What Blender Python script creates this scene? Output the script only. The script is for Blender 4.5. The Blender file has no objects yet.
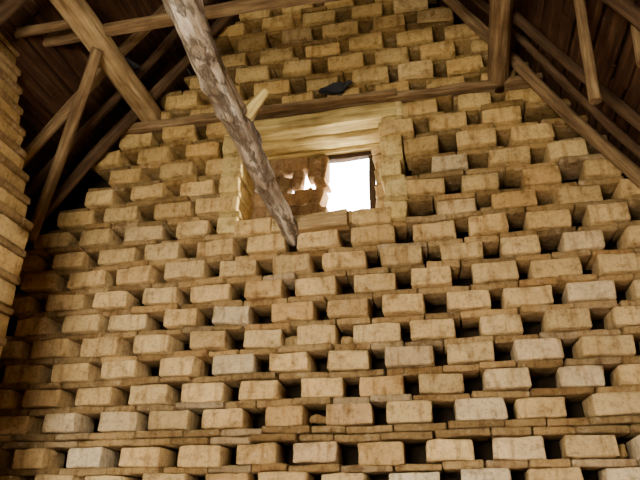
import bpy, bmesh, math, random
from mathutils import Vector, Matrix, noise, Quaternion
R=random.Random(7)
S=bpy.context.scene
def link(o): S.collection.objects.link(o); return o

# ---------------------------------------------------------------- materials
def newmat(n):
    m=bpy.data.materials.new(n); m.use_nodes=True
    nt=m.node_tree; b=nt.nodes['Principled BSDF']; b.inputs['Roughness'].default_value=.95
    b.inputs['Specular IOR Level'].default_value=.1
    return m,nt,b
def N(nt,t,**k):
    n=nt.nodes.new(t)
    for a,v in k.items():
        if a in n.inputs.keys(): n.inputs[a].default_value=v
        else: setattr(n,a,v)
    return n
def ramp(nt,stops):
    r=nt.nodes.new('ShaderNodeValToRGB'); e=r.color_ramp.elements
    e[0].position,e[0].color=stops[0][0],(*stops[0][1],1); e[1].position,e[1].color=stops[-1][0],(*stops[-1][1],1)
    for p,c in stops[1:-1]:
        q=e.new(p); q.color=(*c,1)
    return r
def mix(nt,a,b,fac,mode='MULTIPLY'):
    m=nt.nodes.new('ShaderNodeMix'); m.data_type='RGBA'; m.blend_type=mode
    nt.links.new(a,m.inputs[6]); nt.links.new(b,m.inputs[7])
    if isinstance(fac,float): m.inputs[0].default_value=fac
    else: nt.links.new(fac,m.inputs[0])
    return m.outputs[2]
def adobe():
    m,nt,b=newmat('adobe_brick'); L=nt.links
    at=N(nt,'ShaderNodeAttribute',attribute_name='tone')
    tc=N(nt,'ShaderNodeTexCoord')
    n1=N(nt,'ShaderNodeTexNoise',Scale=9.,Detail=8.,Roughness=.7); L.new(tc.outputs['Object'],n1.inputs['Vector'])
    n2=N(nt,'ShaderNodeTexNoise',Scale=45.,Detail=6.,Roughness=.75); L.new(tc.outputs['Object'],n2.inputs['Vector'])
    n3=N(nt,'ShaderNodeTexNoise',Scale=1.3,Detail=3.); L.new(tc.outputs['Object'],n3.inputs['Vector'])
    n4=N(nt,'ShaderNodeTexNoise',Scale=14.,Detail=10.,Roughness=.8); L.new(tc.outputs['Object'],n4.inputs['Vector'])
    # run-down dirt streaks (stretched vertically)
    mp=N(nt,'ShaderNodeMapping'); mp.inputs['Scale'].default_value=(22,22,3.5); L.new(tc.outputs['Object'],mp.inputs[0])
    n5=N(nt,'ShaderNodeTexNoise',Scale=1.,Detail=5.,Roughness=.6); L.new(mp.outputs[0],n5.inputs['Vector'])
    r1=ramp(nt,[(.33,(.45,.37,.28)),(.47,(1,1,1)),(.7,(1.22,1.2,1.15))]); L.new(n1.outputs['Fac'],r1.inputs[0])
    r2=ramp(nt,[(.3,(.36,.31,.26)),(.48,(1,1,1)),(.75,(1.2,1.2,1.2))]); L.new(n2.outputs['Fac'],r2.inputs[0])
    r3=ramp(nt,[(.35,(.82,.77,.69)),(.65,(1.1,1.1,1.1))]); L.new(n3.outputs['Fac'],r3.inputs[0])
    r5=ramp(nt,[(.34,(.52,.42,.32)),(.48,(1,1,1))]); L.new(n5.outputs['Fac'],r5.inputs[0])
    c=mix(nt,at.outputs['Color'],r1.outputs[0],.85); c=mix(nt,c,r2.outputs[0],.75); c=mix(nt,c,r3.outputs[0],1.); c=mix(nt,c,r5.outputs[0],.65)
    # chalky salt bloom, in blotches
    r4=ramp(nt,[(.55,(0,0,0)),(.67,(.6,.6,.6))]); L.new(n4.outputs['Fac'],r4.inputs[0])
    w=N(nt,'ShaderNodeRGB'); w.outputs[0].default_value=(.7,.57,.37,1)
    bl=mix(nt,at.outputs['Color'],w.outputs[0],.6,'MIX')
    c=mix(nt,c,bl,r4.outputs[0],'MIX')
    L.new(c,b.inputs['Base Color'])
    bp=N(nt,'ShaderNodeBump',Strength=.8,Distance=.014); L.new(n2.outputs['Fac'],bp.inputs['Height'])
    bp2=N(nt,'ShaderNodeBump',Strength=.6,Distance=.03); L.new(n1.outputs['Fac'],bp2.inputs['Height']); L.new(bp.outputs[0],bp2.inputs['Normal'])
    L.new(bp2.outputs[0],b.inputs['Normal'])
    return m
def wood(name,dark,mid,light,sc=1.,rough=.8,bark=None):
    m,nt,b=newmat(name); L=nt.links; b.inputs['Roughness'].default_value=rough
    tc=N(nt,'ShaderNodeTexCoord'); oi=N(nt,'ShaderNodeObjectInfo')
    mp=N(nt,'ShaderNodeMapping'); mp.inputs['Scale'].default_value=(14*sc,14*sc,1.1*sc)
    add=N(nt,'ShaderNodeVectorMath',operation='ADD'); L.new(tc.outputs['Object'],add.inputs[0])
    L.new(oi.outputs['Random'],add.inputs[1]); L.new(add.outputs[0],mp.inputs[0])
    n1=N(nt,'ShaderNodeTexNoise',Scale=2.,Detail=9.,Roughness=.7); L.new(mp.outputs[0],n1.inputs['Vector'])
    n2=N(nt,'ShaderNodeTexNoise',Scale=5.,Detail=4.); L.new(add.outputs[0],n2.inputs['Vector'])
    r=ramp(nt,[(.3,dark),(.5,mid),(.68,light)]); L.new(n1.outputs['Fac'],r.inputs[0])
    r2=ramp(nt,[(.3,(.6,.55,.5)),(.6,(1.1,1.1,1.1))]); L.new(n2.outputs['Fac'],r2.inputs[0])
    c=mix(nt,r.outputs[0],r2.outputs[0],.8)
    if bark:
        mp2=N(nt,'ShaderNodeMapping'); mp2.inputs['Scale'].default_value=(12,12,4.); L.new(add.outputs[0],mp2.inputs[0])
        n3=N(nt,'ShaderNodeTexNoise',Scale=1.6,Detail=8.,Roughness=.72); L.new(mp2.outputs[0],n3.inputs['Vector'])
        r3=ramp(nt,[(.48,(0,0,0)),(.56,(1,1,1))]); L.new(n3.outputs['Fac'],r3.inputs[0])
        k=N(nt,'ShaderNodeRGB'); k.outputs[0].default_value=(*bark,1)
        kb=mix(nt,k.outputs[0],r.outputs[0],.3,'MIX')
        c=mix(nt,c,kb,r3.outputs[0],'MIX')
    L.new(c,b.inputs['Base Color'])
    bp=N(nt,'ShaderNodeBump',Strength=1.,Distance=.02); L.new(n1.outputs['Fac'],bp.inputs['Height'])
    if bark:
        bq=N(nt,'ShaderNodeBump',Strength=1.,Distance=.02); L.new(r3.outputs[0],bq.inputs['Height']); L.new(bp.outputs[0],bq.inputs['Normal']); L.new(bq.outputs[0],b.inputs['Normal'])
    else: L.new(bp.outputs[0],b.inputs['Normal'])
    return m
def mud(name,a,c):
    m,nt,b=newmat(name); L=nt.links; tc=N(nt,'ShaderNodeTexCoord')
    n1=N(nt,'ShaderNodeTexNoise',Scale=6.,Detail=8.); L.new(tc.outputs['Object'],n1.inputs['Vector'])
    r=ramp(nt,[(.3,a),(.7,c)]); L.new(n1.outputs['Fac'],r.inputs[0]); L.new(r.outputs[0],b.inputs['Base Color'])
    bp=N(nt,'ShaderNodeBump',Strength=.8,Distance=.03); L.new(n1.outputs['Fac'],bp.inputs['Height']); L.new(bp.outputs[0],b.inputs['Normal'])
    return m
M_AD=adobe()
M_HOLE_SHADE=mud('hole_shade_mud',(.018,.011,.005),(.035,.022,.01))  # near-black tone puts the air holes' shade into the colour
M_FLOOR=mud('earth_floor',(.16,.1,.05),(.28,.19,.1))
M_LOG=wood('weathered_log',(.26,.18,.11),(.58,.46,.33),(.92,.84,.7),bark=(.19,.12,.065))
M_BEAM=wood('pale_timber',(.14,.085,.033),(.4,.265,.115),(.58,.41,.2))
M_LINT=wood('lintel_timber',(.2,.13,.04),(.5,.36,.12),(.72,.56,.22))
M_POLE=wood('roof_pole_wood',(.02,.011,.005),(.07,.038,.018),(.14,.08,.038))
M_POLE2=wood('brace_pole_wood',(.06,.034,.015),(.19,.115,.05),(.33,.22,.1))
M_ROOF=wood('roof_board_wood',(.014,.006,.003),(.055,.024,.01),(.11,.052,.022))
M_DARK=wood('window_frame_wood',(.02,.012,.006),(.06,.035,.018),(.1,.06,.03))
M_BIRD=mud('dark_plumage',(.012,.012,.014),(.05,.048,.05))

# ---------------------------------------------------------------- brick mesh builder
class Builder:
    def __init__(s): s.v=[]; s.f=[]; s.c=[]
    def box(s,cx,cy,cz,lx,ly,lz,rot=(0,0,0),tone=(.5,.35,.2),bev=.012,amp=.006,shear=None,mat=None,nx=4):
        hx,hy,hz=lx/2,ly/2,lz/2
        bev=min(bev,hx*.4,hy*.4,hz*.4)
        def ax(h,n):
            inner=[-(h-bev)+2*(h-bev)*i/n for i in range(n+1)]
            return [-h]+inner+[h]
        A=[ax(hx,nx),ax(hy,1),ax(hz,2)]; n=[len(a)-1 for a in A]
        idx={}
        M=Matrix.Translation((cx,cy,cz))@Matrix.Rotation(rot[2],4,'Z')@Matrix.Rotation(rot[1],4,'Y')@Matrix.Rotation(rot[0],4,'X')
        if mat is not None: M=mat@M
        seed=Vector((R.random()*50,R.random()*50,R.random()*50))
        chip=[1+R.random()**4*4.5 for _ in range(8)]
        def vid(i,j,k):
            t=(i,j,k)
            if t in idx: return idx[t]
            p=[A[0][i],A[1][j],A[2][k]]
            e=[t[q] in(0,n[q]) for q in range(3)]; ne=sum(e)
            cc=chip[(p[0]>0)*4+(p[1]>0)*2+(p[2]>0)]
            if ne>=2:
                for q in range(3):
                    if e[q]: p[q]-=math.copysign(bev*(.3 if ne==2 else .45*cc),p[q])
            P=Vector(p)
            d=noise.noise_vector(P*9+seed)*amp+noise.noise_vector(P*28+seed)*amp*.6
            idx[t]=len(s.v); s.v.append(M@(P+d)); s.c.append(tone); return idx[t]
        for a in range(3):
            b,c=(a+1)%3,(a+2)%3
            for side in (0,n[a]):
                for i in range(n[b]):
                    for j in range(n[c]):
                        q=[]
                        for di,dj in((0,0),(1,0),(1,1),(0,1)):
                            t=[0,0,0]; t[a]=side; t[b]=i+di; t[c]=j+dj; q.append(vid(*t))
                        if side==0: q.reverse()
                        s.f.append(q)
    def obj(s,name,mat,smooth=True):
        me=bpy.data.meshes.new(name); me.from_pydata([tuple(v) for v in s.v],[],s.f)
        at=me.color_attributes.new('tone','FLOAT_COLOR','POINT')
        at.data.foreach_set('color',[x for c in s.c for x in (*c,1.)])
        me.materials.append(mat)
        if smooth: me.polygons.foreach_set('use_smooth',[True]*len(me.polygons))
        me.update(); return link(bpy.data.objects.new(name,me))
def jt(c,a):
    k=1+R.uniform(-a,a); w=R.uniform(-.03,.03)
    return (c[0]*k*(1+w),c[1]*k,c[2]*k*(1-w*1.5))

PIT=.377; RH=.1682; Z0=2.097
def rowz(r): return Z0+RH*r-(.05 if r<=0 else 0)
def sag(x,z): return noise.noise(Vector((x*.55,3.1,z*.5)))*.022+noise.noise(Vector((x*1.7,9.1,z*2.)))*.01
def rakeL(x): return 5.76+1.274*(x+.56)
def rakeR(x): return 5.45-1.65*(x-.98)
def roofz(x): return min(rakeL(x),rakeR(x))
BR=(.59,.41,.185)
def brick_field(B,x0,x1,inside,topf,mat=None,rmin=-12,rmax=28,color=None):
    """checkerboard adobe lattice in the local xz plane, face at y=0, depth +y"""
    for r in range(rmin,rmax):
        z=rowz(r); off=0 if r%2==0 else .5
        for c in range(int(x0/PIT)-2,int(x1/PIT)+3):
            x=(c+off)*PIT+R.gauss(0,.013)
            if x<x0 or x>x1 or z>topf(x)-.02: continue
            L=.262+R.gauss(0,.016); H=.117+R.gauss(0,.0045)
            if not inside(x,z,L/2): continue
            t=jt(color(x,z) if color else BR,.15)
            D=.25
            B.box(x,D/2+R.gauss(-.004,.012),z+R.gauss(0,.003)+sag(x,z),L,D,H,(R.gauss(0,.014),R.gauss(0,.016),R.gauss(0,.035)),t,.0105,.0075,mat=mat)
            if R.random()<.04 and inside(x+PIT/2,z,.05): # rubble wedged in the air hole
                B.box(x+PIT/2+R.gauss(0,.01),R.uniform(.11,.18),z-.02+R.uniform(-.02,.01)+sag(x,z),R.uniform(.06,.1),.1,R.uniform(.05,.09),(0,R.gauss(0,.15),R.gauss(0,.3)),(t[0]*.6,t[1]*.57,t[2]*.5),.014,.014,mat=mat,nx=2)
        # thin tile course above this row
        zs=z+.118/2+.025; th=.042
        thick= r==0
        if thick: zs+=.025; th=.09
        x=x0-R.random()*.2
        while x<x1:
            L=R.uniform(.2,.36); xc=x+L/2; sg=sag(xc,zs)
            if zs<topf(xc) and inside(xc,zs,L/2,True):
                t=jt(color(xc,zs) if color else BR,.18); k=R.uniform(.38,.66); t=(t[0]*k,t[1]*k*.93,t[2]*k*.85)  # tiles darkened: recess shade under the bricks put into their colour
                pro=R.choice([.012,.022,.03,.035,.04,-.01])
                if thick:
                    B.box(xc,.12+pro,zs-.022+sg,L*.97,.26,.04,(0,R.gauss(0,.01),R.gauss(0,.02)),t,.008,.006,mat=mat)
                    B.box(xc+.08,.12+pro*.5,zs+.022+sg,L*.97,.26,.04,(0,R.gauss(0,.01),R.gauss(0,.02)),t,.008,.006,mat=mat)
                else:
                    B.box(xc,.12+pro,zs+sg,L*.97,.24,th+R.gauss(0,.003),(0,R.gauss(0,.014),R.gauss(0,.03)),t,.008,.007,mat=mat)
            x+=L

# ---------------------------------------------------------------- gable wall
WX0,WX1,WZ0,WZ1=-.6,.47,3.52,4.5
def ins_gable(x,z,h,slab=False):
    if WZ0+.02<z<WZ1 :
        if slab:
            if WX0-h<x<WX1+h and WZ0+.05<z<WZ1-.02: return False
        elif WX0-h+.02<x<WX1+h-.02: return False
    return x-h>-2.5 and x+h<2.7
def gcol(x,z):
    low=max(0,min(1,(3.3-z)/1.4)); right=max(0,min(1,(x+.6)/2.2))
    hi=max(0,min(1,(z-3.2)/1.3))
    c=[BR[0],BR[1],BR[2]]
    if R.random()<.1+.4*low*right: k=R.uniform(.2,.7); w=(.7,.58,.4); c=[c[i]*(1-k)+w[i]*k for i in range(3)]
    if R.random()<.15: k=R.uniform(.3,.9); w=(.46,.28,.11); c=[c[i]*(1-k)+w[i]*k for i in range(3)]
    g=(.49,.325,.105); c=[c[i]*(1-hi*.8)+g[i]*hi*.8 for i in range(3)]  # golden dimming with height, light falloff put into the brick colour
    return c
B=Builder()
brick_field(B,-2.5,2.7,ins_gable,lambda x: roofz(x)+.05,color=gcol)
# jambs of the window recess: flush full-depth bricks
for r in range(9,15):
    z=rowz(r)
    for xx in (WX0-.06,WX1+.07):
        B.box(xx+R.gauss(0,.006),.21,z,.15,.42,.125,(0,R.gauss(0,.02),R.gauss(0,.02)),jt((.58,.43,.17),.1),.01,.01)
        B.box(xx+R.gauss(0,.006),.215,z+.083,.16,.42,.045,(0,0,R.gauss(0,.02)),jt((.46,.33,.12),.1),.008,.008)
# sill bricks
x=WX0-.0
while x<WX1:
    L=R.uniform(.24,.3); B.box(x+L/2,.2,WZ0+.055+sag(x,3.6),L,.42,.115,(0,R.gauss(0,.012),R.gauss(0,.02)),jt((.5,.34,.14),.15),.01,.009); x+=L
# broken brick infill in the left part of the window
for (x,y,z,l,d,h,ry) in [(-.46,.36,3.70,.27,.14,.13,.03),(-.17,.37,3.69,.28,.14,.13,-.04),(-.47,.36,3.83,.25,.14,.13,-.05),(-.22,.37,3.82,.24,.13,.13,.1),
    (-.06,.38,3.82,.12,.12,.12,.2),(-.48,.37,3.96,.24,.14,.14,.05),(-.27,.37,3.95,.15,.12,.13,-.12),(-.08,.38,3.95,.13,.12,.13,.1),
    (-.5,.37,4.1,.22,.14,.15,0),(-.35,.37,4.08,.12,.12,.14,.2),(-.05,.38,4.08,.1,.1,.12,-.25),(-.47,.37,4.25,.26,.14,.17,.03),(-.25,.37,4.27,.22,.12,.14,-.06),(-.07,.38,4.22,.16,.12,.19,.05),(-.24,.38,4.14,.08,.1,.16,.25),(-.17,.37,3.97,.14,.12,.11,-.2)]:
    B.box(x,y,z,l,d,h,(R.gauss(0,.05),ry,R.gauss(0,.08)),jt((.25,.15,.065),.35),.014,.02)  # backlit silhouette shade put into the infill's dark colour
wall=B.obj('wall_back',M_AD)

# near-black outer skin added behind the lattice to keep holes dark, with window opening
def poly_slab(name,polys,y0,y1,mat):
    me=bpy.data.meshes.new(name); bm=bmesh.new()
    for poly in polys:
        a=[bm.verts.new((x,y0,z)) for x,z in poly]; b=[bm.verts.new((x,y1,z)) for x,z in poly]
        bm.faces.new(a); bm.faces.new(b[::-1])
        for i in range(len(poly)):
            j=(i+1)%len(poly); bm.faces.new((a[i],b[i],b[j],a[j]))
    bmesh.ops.recalc_face_normals(bm,faces=bm.faces); bm.to_mesh(me); bm.free(); me.materials.append(mat)
    return link(bpy.data.objects.new(name,me))
def up(x): return roofz(x)+.42
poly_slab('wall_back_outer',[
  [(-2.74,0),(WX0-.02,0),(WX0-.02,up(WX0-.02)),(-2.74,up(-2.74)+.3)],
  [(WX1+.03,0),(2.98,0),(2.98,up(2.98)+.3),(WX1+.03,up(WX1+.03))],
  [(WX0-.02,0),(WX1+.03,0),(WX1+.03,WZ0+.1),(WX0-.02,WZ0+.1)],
  [(WX0-.02,4.36),(WX1+.03,4.36),(WX1+.03,up(WX1+.03)),(.2,up(.2)),(WX0-.02,up(WX0-.02))]],.4,.5,M_HOLE_SHADE)

# ---------------------------------------------------------------- side walls (same lattice)
allow=lambda x,z,h,slab=False: True
BL=Builder(); mL=Matrix.Translation((-2.27,0,0))@Matrix.Rotation(math.pi/2,4,'Z')
brick_field(BL,-4.9,-.05,allow,lambda x:3.75,mat=mL,rmin=-12,rmax=10)
BL.obj('wall_left',M_AD)
BR_=Builder(); mR=Matrix.Translation((2.5,0,0))@Matrix.Rotation(-math.pi/2,4,'Z')
brick_field(BR_,.05,4.9,allow,lambda x:3.2,mat=mR,rmin=-12,rmax=7)
BR_.obj('wall_right',M_AD)
def slab(name,a,b,mat):
    bm=bmesh.new(); bmesh.ops.create_cube(bm,size=1)
    for v in bm.verts:
        v.co=Vector([(a[i]+b[i])/2+v.co[i]*(b[i]-a[i]) for i in range(3)])
    me=bpy.data.meshes.new(name); bm.to_mesh(me); bm.free(); me.materials.append(mat); return link(bpy.data.objects.new(name,me))
slab('wall_left_outer',(-2.72,-5.0,0),(-2.62,.46,3.75),M_HOLE_SHADE)
slab('wall_right_outer',(2.86,-5.0,0),(2.96,.46,3.1),M_HOLE_SHADE)
slab('floor',(-2.8,-6.5,-.1),(3.0,.6,0),M_FLOOR)
# unseen front wall added to hold back sky light; doorway sized for it
poly_slab('wall_front_light_block',[[(-2.7,0),(-.9,0),(-.9,up(-.9)),(-2.7,up(-2.7))],[(.3,0),(2.9,0),(2.9,up(2.9)),(.3,up(.3))],
   [(-.9,2.1),(.3,2.1),(.3,up(.3)),(.2,up(.2)),(-.9,up(-.9))]],-5.0,-4.85,M_FLOOR)

# ---------------------------------------------------------------- battered pilaster at the left
BP=Builder()
for r in range(-12,15):
    z=rowz(r); e=-1.47-max(0,z-3.12)*.30
    x=e
    off=.5 if r%2 else 0
    first=True
    while x>-2.2:
        L=.27*(.55 if (first and off) else 1)
        if x-L<-2.27: L=x+2.27
        for yy in (-1.46,-1.2):
            BP.box(x-L/2,yy+.12,z+R.gauss(0,.003),L-.02,.25,.12,(0,R.gauss(0,.015),R.gauss(0,.02)),jt((.46,.31,.12),.15),.011,.008)
        x-=L+.045; first=False
    BP.box((e-2.26)/2,-1.21,z+.084,abs(e+2.26)+.01,.5,.042,(0,0,0),jt((.26,.165,.065),.15),.008,.008,nx=8)
BP.obj('wall_left_pilaster',M_AD)

# ---------------------------------------------------------------- timber builders
def frame_to(o,a,b):
    a,b=Vector(a),Vector(b); d=b-a
    o.matrix_world=Matrix.Translation(a)@d.to_track_quat('Z','Y').to_matrix().to_4x4(); return d.length
def timber(name,a,b,r0,r1,mat,square=0.,wob=.012,seg=28,ns=20,aspect=1.,roll=0,knots=0,bend=0.,rough=1.):
    L=(Vector(b)-Vector(a)).length
    vs=[];fs=[]; sd=Vector((R.random()*99,)*3)
    kn=[(R.uniform(.05,.95)*L,R.uniform(0,6.28)) for _ in range(knots)]
    for i in range(seg+1):
        t=i/seg; z=t*L; r=r0+(r1-r0)*t
        c=noise.noise_vector(Vector((z*1.1,0,0))+sd)*wob*1.6
        bx=bend*math.sin(math.pi*t)
        for j in range(ns):
            an=2*math.pi*j/ns
            rr=r
            if square: 
                q=max(abs(math.cos(an)),abs(math.sin(an))); rr=r*((1-square)+square/q*.98)
            rr+=noise.noise(Vector((math.cos(an)*1.3,math.sin(an)*1.3,z*2.2))+sd)*r*.16*(1-square*.6)*rough
            rr+=noise.noise(Vector((math.cos(an)*4,math.sin(an)*4,z*6))+sd)*r*.07*rough
            for kz,ka in kn:
                dd=((z-kz)/.05)**2+((math.cos(an-ka)-1)*3.5)**2
                rr+=r*.24*math.exp(-dd)
            x,y=math.cos(an)*rr,math.sin(an)*rr*aspect
            x,y=x*math.cos(roll)-y*math.sin(roll),x*math.sin(roll)+y*math.cos(roll)
            vs.append((x+c.x+bx,y+c.y,z))
    for i in range(seg):
        for j in range(ns):
            k=(j+1)%ns; fs.append((i*ns+j,i*ns+k,(i+1)*ns+k,(i+1)*ns+j))
    fs.append(tuple(range(ns))[::-1]); fs.append(tuple(seg*ns+j for j in range(ns)))
    me=bpy.data.meshes.new(name); me.from_pydata(vs,[],fs); me.materials.append(mat)
    me.polygons.foreach_set('use_smooth',[len(p.vertices)==4 for p in me.polygons]); me.update()
    o=link(bpy.data.objects.new(name,me)); frame_to(o,a,b); return o
def keep_parent(ch,pa):
    ch.parent=pa; ch.matrix_parent_inverse=pa.matrix_world.inverted()

# big log running from the sill toward the viewer
log=timber('log_beam',(-.20,.08,3.49),(-.17,-3.3,3.70),.064,.072,M_LOG,wob=.022,seg=150,ns=44,knots=16,rough=1.6)
bpy.context.view_layer.update()
for nm,a,b,r0,r1,mt in [('branch_stub',(-.14,-1.2,3.60),(-.02,-1.24,3.72),.042,.024,M_LINT),('twig_stub',(-.22,-.5,3.52),(-.29,-.53,3.55),.018,.01,M_LOG)]:
    st=timber(nm,a,b,r0,r1,mt,wob=.004,seg=10,ns=14,rough=2.)
    bpy.context.view_layer.update(); keep_parent(st,log)
# purlins
timber('roof_purlin',(-1.36,.05,4.63),(-1.34,-4.8,4.66),.068,.072,M_BEAM,square=.85,wob=.008,seg=40,ns=32,knots=3)
timber('roof_purlin',(1.33,.05,4.58),(1.32,-4.8,4.60),.072,.076,M_POLE2,wob=.012,seg=40,ns=24,knots=4)
# tie beams
timber('tie_beam',(-2.0,-.88,4.72),(1.42,-.88,4.73),.045,.04,M_POLE2,wob=.02,seg=40,knots=4)
timber('tie_beam',(-1.5,-2.9,4.775),(1.22,-2.9,4.79),.06,.055,M_BEAM,wob=.02,seg=40,knots=4)
timber('roof_outrigger',(-2.0,-1.08,4.60),(-1.39,-1.08,4.62),.035,.03,M_POLE2,wob=.006,seg=14,ns=16)
# brace from corner to purlin
timber('roof_brace',(-2.17,-.07,3.60),(-1.33,-.88,4.56),.042,.036,M_POLE2,wob=.012,knots=2)
# rafters along both slopes
offL=.25
def Lp(x,d): # point on left slope, d inside (perpendicular) from rake line
    n=Vector((1.274,0,-1)).normalized(); return Vector((x,0,rakeL(x)))+n*d
def Rp(x,d):
    n=Vector((-1.65,0,-1)).normalized(); return Vector((x,0,rakeR(x)))+n*d
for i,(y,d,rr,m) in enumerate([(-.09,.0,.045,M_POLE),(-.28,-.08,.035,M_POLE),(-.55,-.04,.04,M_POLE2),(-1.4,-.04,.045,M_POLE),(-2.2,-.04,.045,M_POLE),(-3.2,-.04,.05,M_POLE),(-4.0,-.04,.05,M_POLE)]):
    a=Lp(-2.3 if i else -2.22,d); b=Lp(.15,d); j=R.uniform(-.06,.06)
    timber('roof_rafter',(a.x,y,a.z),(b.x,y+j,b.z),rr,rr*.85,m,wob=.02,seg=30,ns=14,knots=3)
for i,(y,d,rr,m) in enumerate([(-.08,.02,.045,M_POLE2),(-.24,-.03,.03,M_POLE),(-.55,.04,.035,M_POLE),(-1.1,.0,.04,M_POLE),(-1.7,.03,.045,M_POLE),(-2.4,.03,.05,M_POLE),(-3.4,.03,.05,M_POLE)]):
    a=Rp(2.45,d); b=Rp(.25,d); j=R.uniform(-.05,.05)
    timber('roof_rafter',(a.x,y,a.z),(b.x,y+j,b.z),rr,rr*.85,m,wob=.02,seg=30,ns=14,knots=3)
# struts on the right slope
timber('roof_strut',(1.65,-.98,3.60),(1.68,-.98,4.36),.03,.028,M_POLE2,wob=.008,seg=14,ns=14)
timber('roof_strut',(1.88,-1.04,3.75),(1.90,-1.04,4.0),.03,.028,M_POLE2,wob=.008,seg=14,ns=14)

# ---------------------------------------------------------------- roof boarding (boards run along the building)
def roof_boards(name,pf,x0,x1,dirv,off):
    vs=[];fs=[]
    s0=pf(x0,-off); s1=pf(x1,-off); t=(s1-s0); Lh=t.length; t.normalize()
    n=Vector((t.z,0,-t.x)); n= n if n.z>0 else -n
    s=0
    while s<Lh:
        w=R.uniform(.06,.13); lift=R.uniform(0,.035)
        y=.5
        while y>-5.2:
            l=R.uniform(.9,1.8); y2=y-l+.015
            p=s0+t*s+n*lift; g=w-.008; tk=.02; a=R.uniform(-.014,.014)
            base=len(vs)
            for yy,aa in ((y,a),(y2,-a)):
                for ds,dn in ((aa,0),(g+aa,0),(g+aa,tk),(aa,tk)):
                    q=p+t*ds+n*dn; vs.append((q.x,yy,q.z))
            for f in ((0,1,2,3),(7,6,5,4),(0,4,5,1),(1,5,6,2),(2,6,7,3),(3,7,4,0)): fs.append([base+k for k in f])
            y=y2-.015
        s+=w
    # rush matting over the boards
    base=len(vs)
    for yy in(.5,-5.2):
        for ds,dn in((-.1,.07),(Lh+.1,.07),(Lh+.1,.12),(-.1,.12)):
            q=s0+t*ds+n*dn; vs.append((q.x,yy,q.z))
    for f in ((0,1,2,3),(7,6,5,4),(0,4,5,1),(1,5,6,2),(2,6,7,3),(3,7,4,0)): fs.append([base+k for k in f])
    me=bpy.data.meshes.new(name); me.from_pydata(vs,[],fs); 
    bm=bmesh.new(); bm.from_mesh(me); bmesh.ops.recalc_face_normals(bm,faces=bm.faces)
    # rotate data so local Z runs along the boards (wood grain)
    rot=Matrix.Rotation(math.pi/2,4,'X'); bm.transform(rot); bm.to_mesh(me); bm.free()
    me.materials.append(M_ROOF)
    o=link(bpy.data.objects.new(name,me)); o.matrix_world=rot.inverted(); return o
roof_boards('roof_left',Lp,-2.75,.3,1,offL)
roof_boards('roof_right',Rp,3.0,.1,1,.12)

# ---------------------------------------------------------------- window timber
def plank(name,a,b,w,h,mat,amp=.006,seg=20):
    """rectangular plank from a to b, local Z along it, w along local X, h along local Y"""
    L=(Vector(b)-Vector(a)).length; vs=[];fs=[]; sd=Vector((R.random()*99,)*3)
    bv=min(w,h)*.12; prof=[(-w/2+bv,-h/2),(-w/6,-h/2),(w/6,-h/2),(w/2-bv,-h/2),(w/2,-h/2+bv),(w/2,0),(w/2,h/2-bv),(w/2-bv,h/2),(w/6,h/2),(-w/6,h/2),(-w/2+bv,h/2),(-w/2,h/2-bv),(-w/2,0),(-w/2,-h/2+bv)]
    n=len(prof)
    for i in range(seg+1):
        z=L*i/seg
        for x,y in prof:
            d=noise.noise_vector(Vector((x*9,y*9,z*4))+sd)*amp; vs.append((x+d.x,y+d.y,z))
    for i in range(seg):
        for j in range(n):
            k=(j+1)%n; fs.append((i*n+j,i*n+k,(i+1)*n+k,(i+1)*n+j))
    fs.append(tuple(range(n))[::-1]); fs.append(tuple(seg*n+j for j in range(n)))
    me=bpy.data.meshes.new(name); me.from_pydata(vs,[],fs); me.materials.append(mat); me.update()
    o=link(bpy.data.objects.new(name,me))
    a=Vector(a); d=(Vector(b)-a).normalized()
    # local Y = up where possible
    upv=Vector((0,0,1)) if abs(d.z)<.9 else Vector((0,1,0))
    xv=upv.cross(d).normalized(); yv=d.cross(xv)
    o.matrix_world=Matrix((( xv.x,yv.x,d.x,a.x),(xv.y,yv.y,d.y,a.y),(xv.z,yv.z,d.z,a.z),(0,0,0,1))); return o
lint=bpy.data.objects.new('window_lintel',None); link(lint)
for i,(y,z,h,w) in enumerate([(.055,4.43,.13,.15),(.205,4.39,.12,.14),(.35,4.38,.12,.13)]):
    p=plank(f'lintel_plank_{i}',(-.66,y,z-.01),(.58,y,z+.015),w,h,M_LINT,.014); p.parent=lint
win=bpy.data.objects.new('window_1',None); link(win)
for nme,a,b,w,h in [('frame_right',(.345,.37,3.60),(.35,.37,4.33),.05,.035),('frame_head',(-.3,.37,4.315),(.4,.37,4.31),.06,.04),('frame_sill',(-.02,.37,3.66),(.4,.37,3.655),.06,.03)]:
    p=plank(nme,a,b,w,h,M_DARK if nme!='frame_sill' else M_LINT,.012); p.parent=win
B2=Builder()
for k in range(6):
    B2.box(.43+R.gauss(0,.008),.38,3.69+k*.13,.12,.14,.125,(0,R.gauss(0,.06),R.gauss(0,.06)),jt((.5,.36,.17),.12),.014,.016)
B2.obj('window_jamb_bricks',M_AD)
plank('window_sill',(-.22,-.03,3.53),(.22,-.04,3.54),.12,.11,M_BEAM,.01)
plank('wall_ledge_timber',(-1.66,-.01,4.535),(-.5,-.01,4.54),.1,.07,M_POLE2,.012)
plank('wall_ledge_timber',(-.62,-.02,4.535),(.6,-.03,4.535),.14,.045,M_POLE2,.012)
plank('wall_ledge_timber',(.52,-.01,4.53),(1.62,-.01,4.535),.1,.05,M_POLE2,.012)

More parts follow.
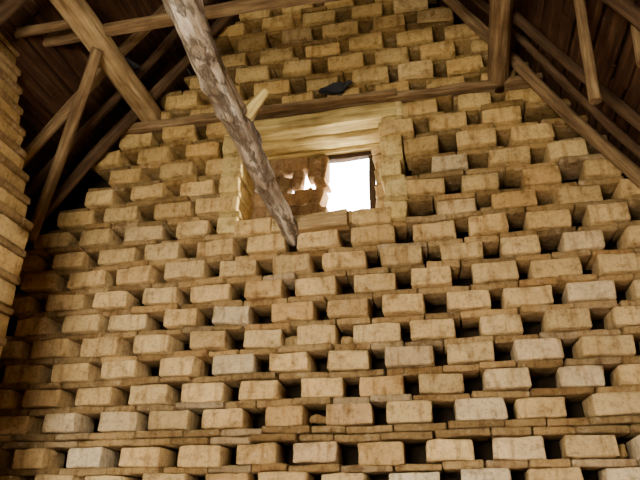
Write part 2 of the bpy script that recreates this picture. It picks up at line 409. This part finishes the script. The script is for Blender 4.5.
# ---------------------------------------------------------------- roosting birds
def bird(name,loc,yaw,s=1.):
    bm=bmesh.new()
    def loft(pts,ns=14,flat=1.):
        rings=[]
        for k,(x,z,ry,rz) in enumerate(pts):
            rings.append([bm.verts.new((x,math.cos(2*math.pi*j/ns)*ry,z+math.sin(2*math.pi*j/ns)*rz)) for j in range(ns)])
        for a,b in zip(rings,rings[1:]):
            for j in range(ns): bm.faces.new((a[j],a[(j+1)%ns],b[(j+1)%ns],b[j]))
        bm.faces.new(rings[0]); bm.faces.new(rings[-1][::-1])
    # tail -> rump -> breast -> neck -> head
    loft([(-.135,.050,.018,.003),(-.10,.057,.020,.006),(-.07,.064,.021,.013),(-.04,.070,.030,.027),(0,.072,.037,.035),(.035,.078,.035,.035),(.058,.092,.025,.027),(.070,.110,.018,.020),(.080,.124,.018,.018),(.093,.128,.015,.015),(.102,.126,.008,.008)])
    loft([(.100,.127,.005,.005),(.112,.124,.0035,.003),(.122,.120,.001,.001)],8)   # beak
    for sgn in(-1,1):  # folded wings
        ns=10; rings=[]
        for x,z,h in [(.045,.085,.008),(.02,.083,.024),(-.03,.075,.024),(-.08,.064,.014),(-.125,.056,.004)]:
            yb=.036 if x>-.05 else .022
            rings.append([bm.verts.new((x,sgn*(yb+.005*math.cos(2*math.pi*j/ns)),z+math.sin(2*math.pi*j/ns)*h)) for j in range(ns)])
        for a,b in zip(rings,rings[1:]):
            for j in range(ns): bm.faces.new((a[j],a[(j+1)%ns],b[(j+1)%ns],b[j]))
        bm.faces.new(rings[0]); bm.faces.new(rings[-1])
        # leg and toes
        for p,q,rr in [((.005,sgn*.014,.045),(.012,sgn*.014,.003),.0028),((.012,sgn*.014,.003),(.034,sgn*.014,.002),.0022),((.012,sgn*.014,.003),(.028,sgn*.024,.002),.002),((.012,sgn*.014,.003),(.028,sgn*.005,.002),.002),((.012,sgn*.014,.003),(-.004,sgn*.014,.002),.002)]:
            p,q=Vector(p),Vector(q); d=q-p; u=d.orthogonal().normalized()*rr; w=d.normalized().cross(u)
            A=[bm.verts.new(p+k) for k in(u,w,-u,-w)]; Bq=[bm.verts.new(q+k) for k in(u,w,-u,-w)]
            for j in range(4): bm.faces.new((A[j],A[(j+1)%4],Bq[(j+1)%4],Bq[j]))
    bmesh.ops.recalc_face_normals(bm,faces=bm.faces)
    me=bpy.data.meshes.new(name); bm.to_mesh(me); bm.free(); me.materials.append(M_BIRD)
    me.polygons.foreach_set('use_smooth',[True]*len(me.polygons))
    o=link(bpy.data.objects.new(name,me)); o.location=loc; o.rotation_euler=(0,0,yaw); o.scale=(s,s,s); return o
bird('perched_bird',(.16,-.065,4.565),.15,1.05)
bird('perched_bird',(-1.37,-.52,4.705),-2.6,.9)

# ---------------------------------------------------------------- light
w=bpy.data.worlds.new('World'); S.world=w; w.use_nodes=True
bg=w.node_tree.nodes['Background']; bg.inputs[0].default_value=(1,.97,.9,1); bg.inputs[1].default_value=26.
la=bpy.data.lights.new('door_standin_lamp','AREA'); la.shape='RECTANGLE'; la.size=1.4; la.size_y=1.0; la.energy=195; la.color=(1,.93,.78)  # added area lamp standing in for doorway daylight, set above the opening
lo=link(bpy.data.objects.new('door_standin_lamp',la)); lo.location=(-.15,-4.6,2.5)
lo.rotation_euler=(Vector((.0,0,2.1))-lo.location).to_track_quat('-Z','Y').to_euler()
su=bpy.data.lights.new('sun','SUN'); su.energy=20; su.angle=.01; su.color=(1,.9,.7)
so=link(bpy.data.objects.new('sun',su)); so.location=(5,4,6)
so.rotation_euler=Vector((-.88,-.44,-.2)).to_track_quat('-Z','Y').to_euler()

# ---------------------------------------------------------------- camera
pitch,yaw,roll,f=.4446,.2015,.0036,622.
fw=Vector((-math.sin(yaw)*math.cos(pitch),math.cos(yaw)*math.cos(pitch),math.sin(pitch)))
rt=Vector((math.cos(yaw),math.sin(yaw),0)); u=rt.cross(fw)
r2=rt*math.cos(roll)+u*math.sin(roll); u2=-rt*math.sin(roll)+u*math.cos(roll)
cam=bpy.data.cameras.new('camera'); co=link(bpy.data.objects.new('camera',cam))
cam.sensor_width=36; cam.lens=f/640*36; cam.clip_start=.05
b=-fw
co.matrix_world=Matrix(((r2.x,u2.x,b.x,.7829),(r2.y,u2.y,b.y,-3.7513),(r2.z,u2.z,b.z,1.6),(0,0,0,1)))
S.camera=co
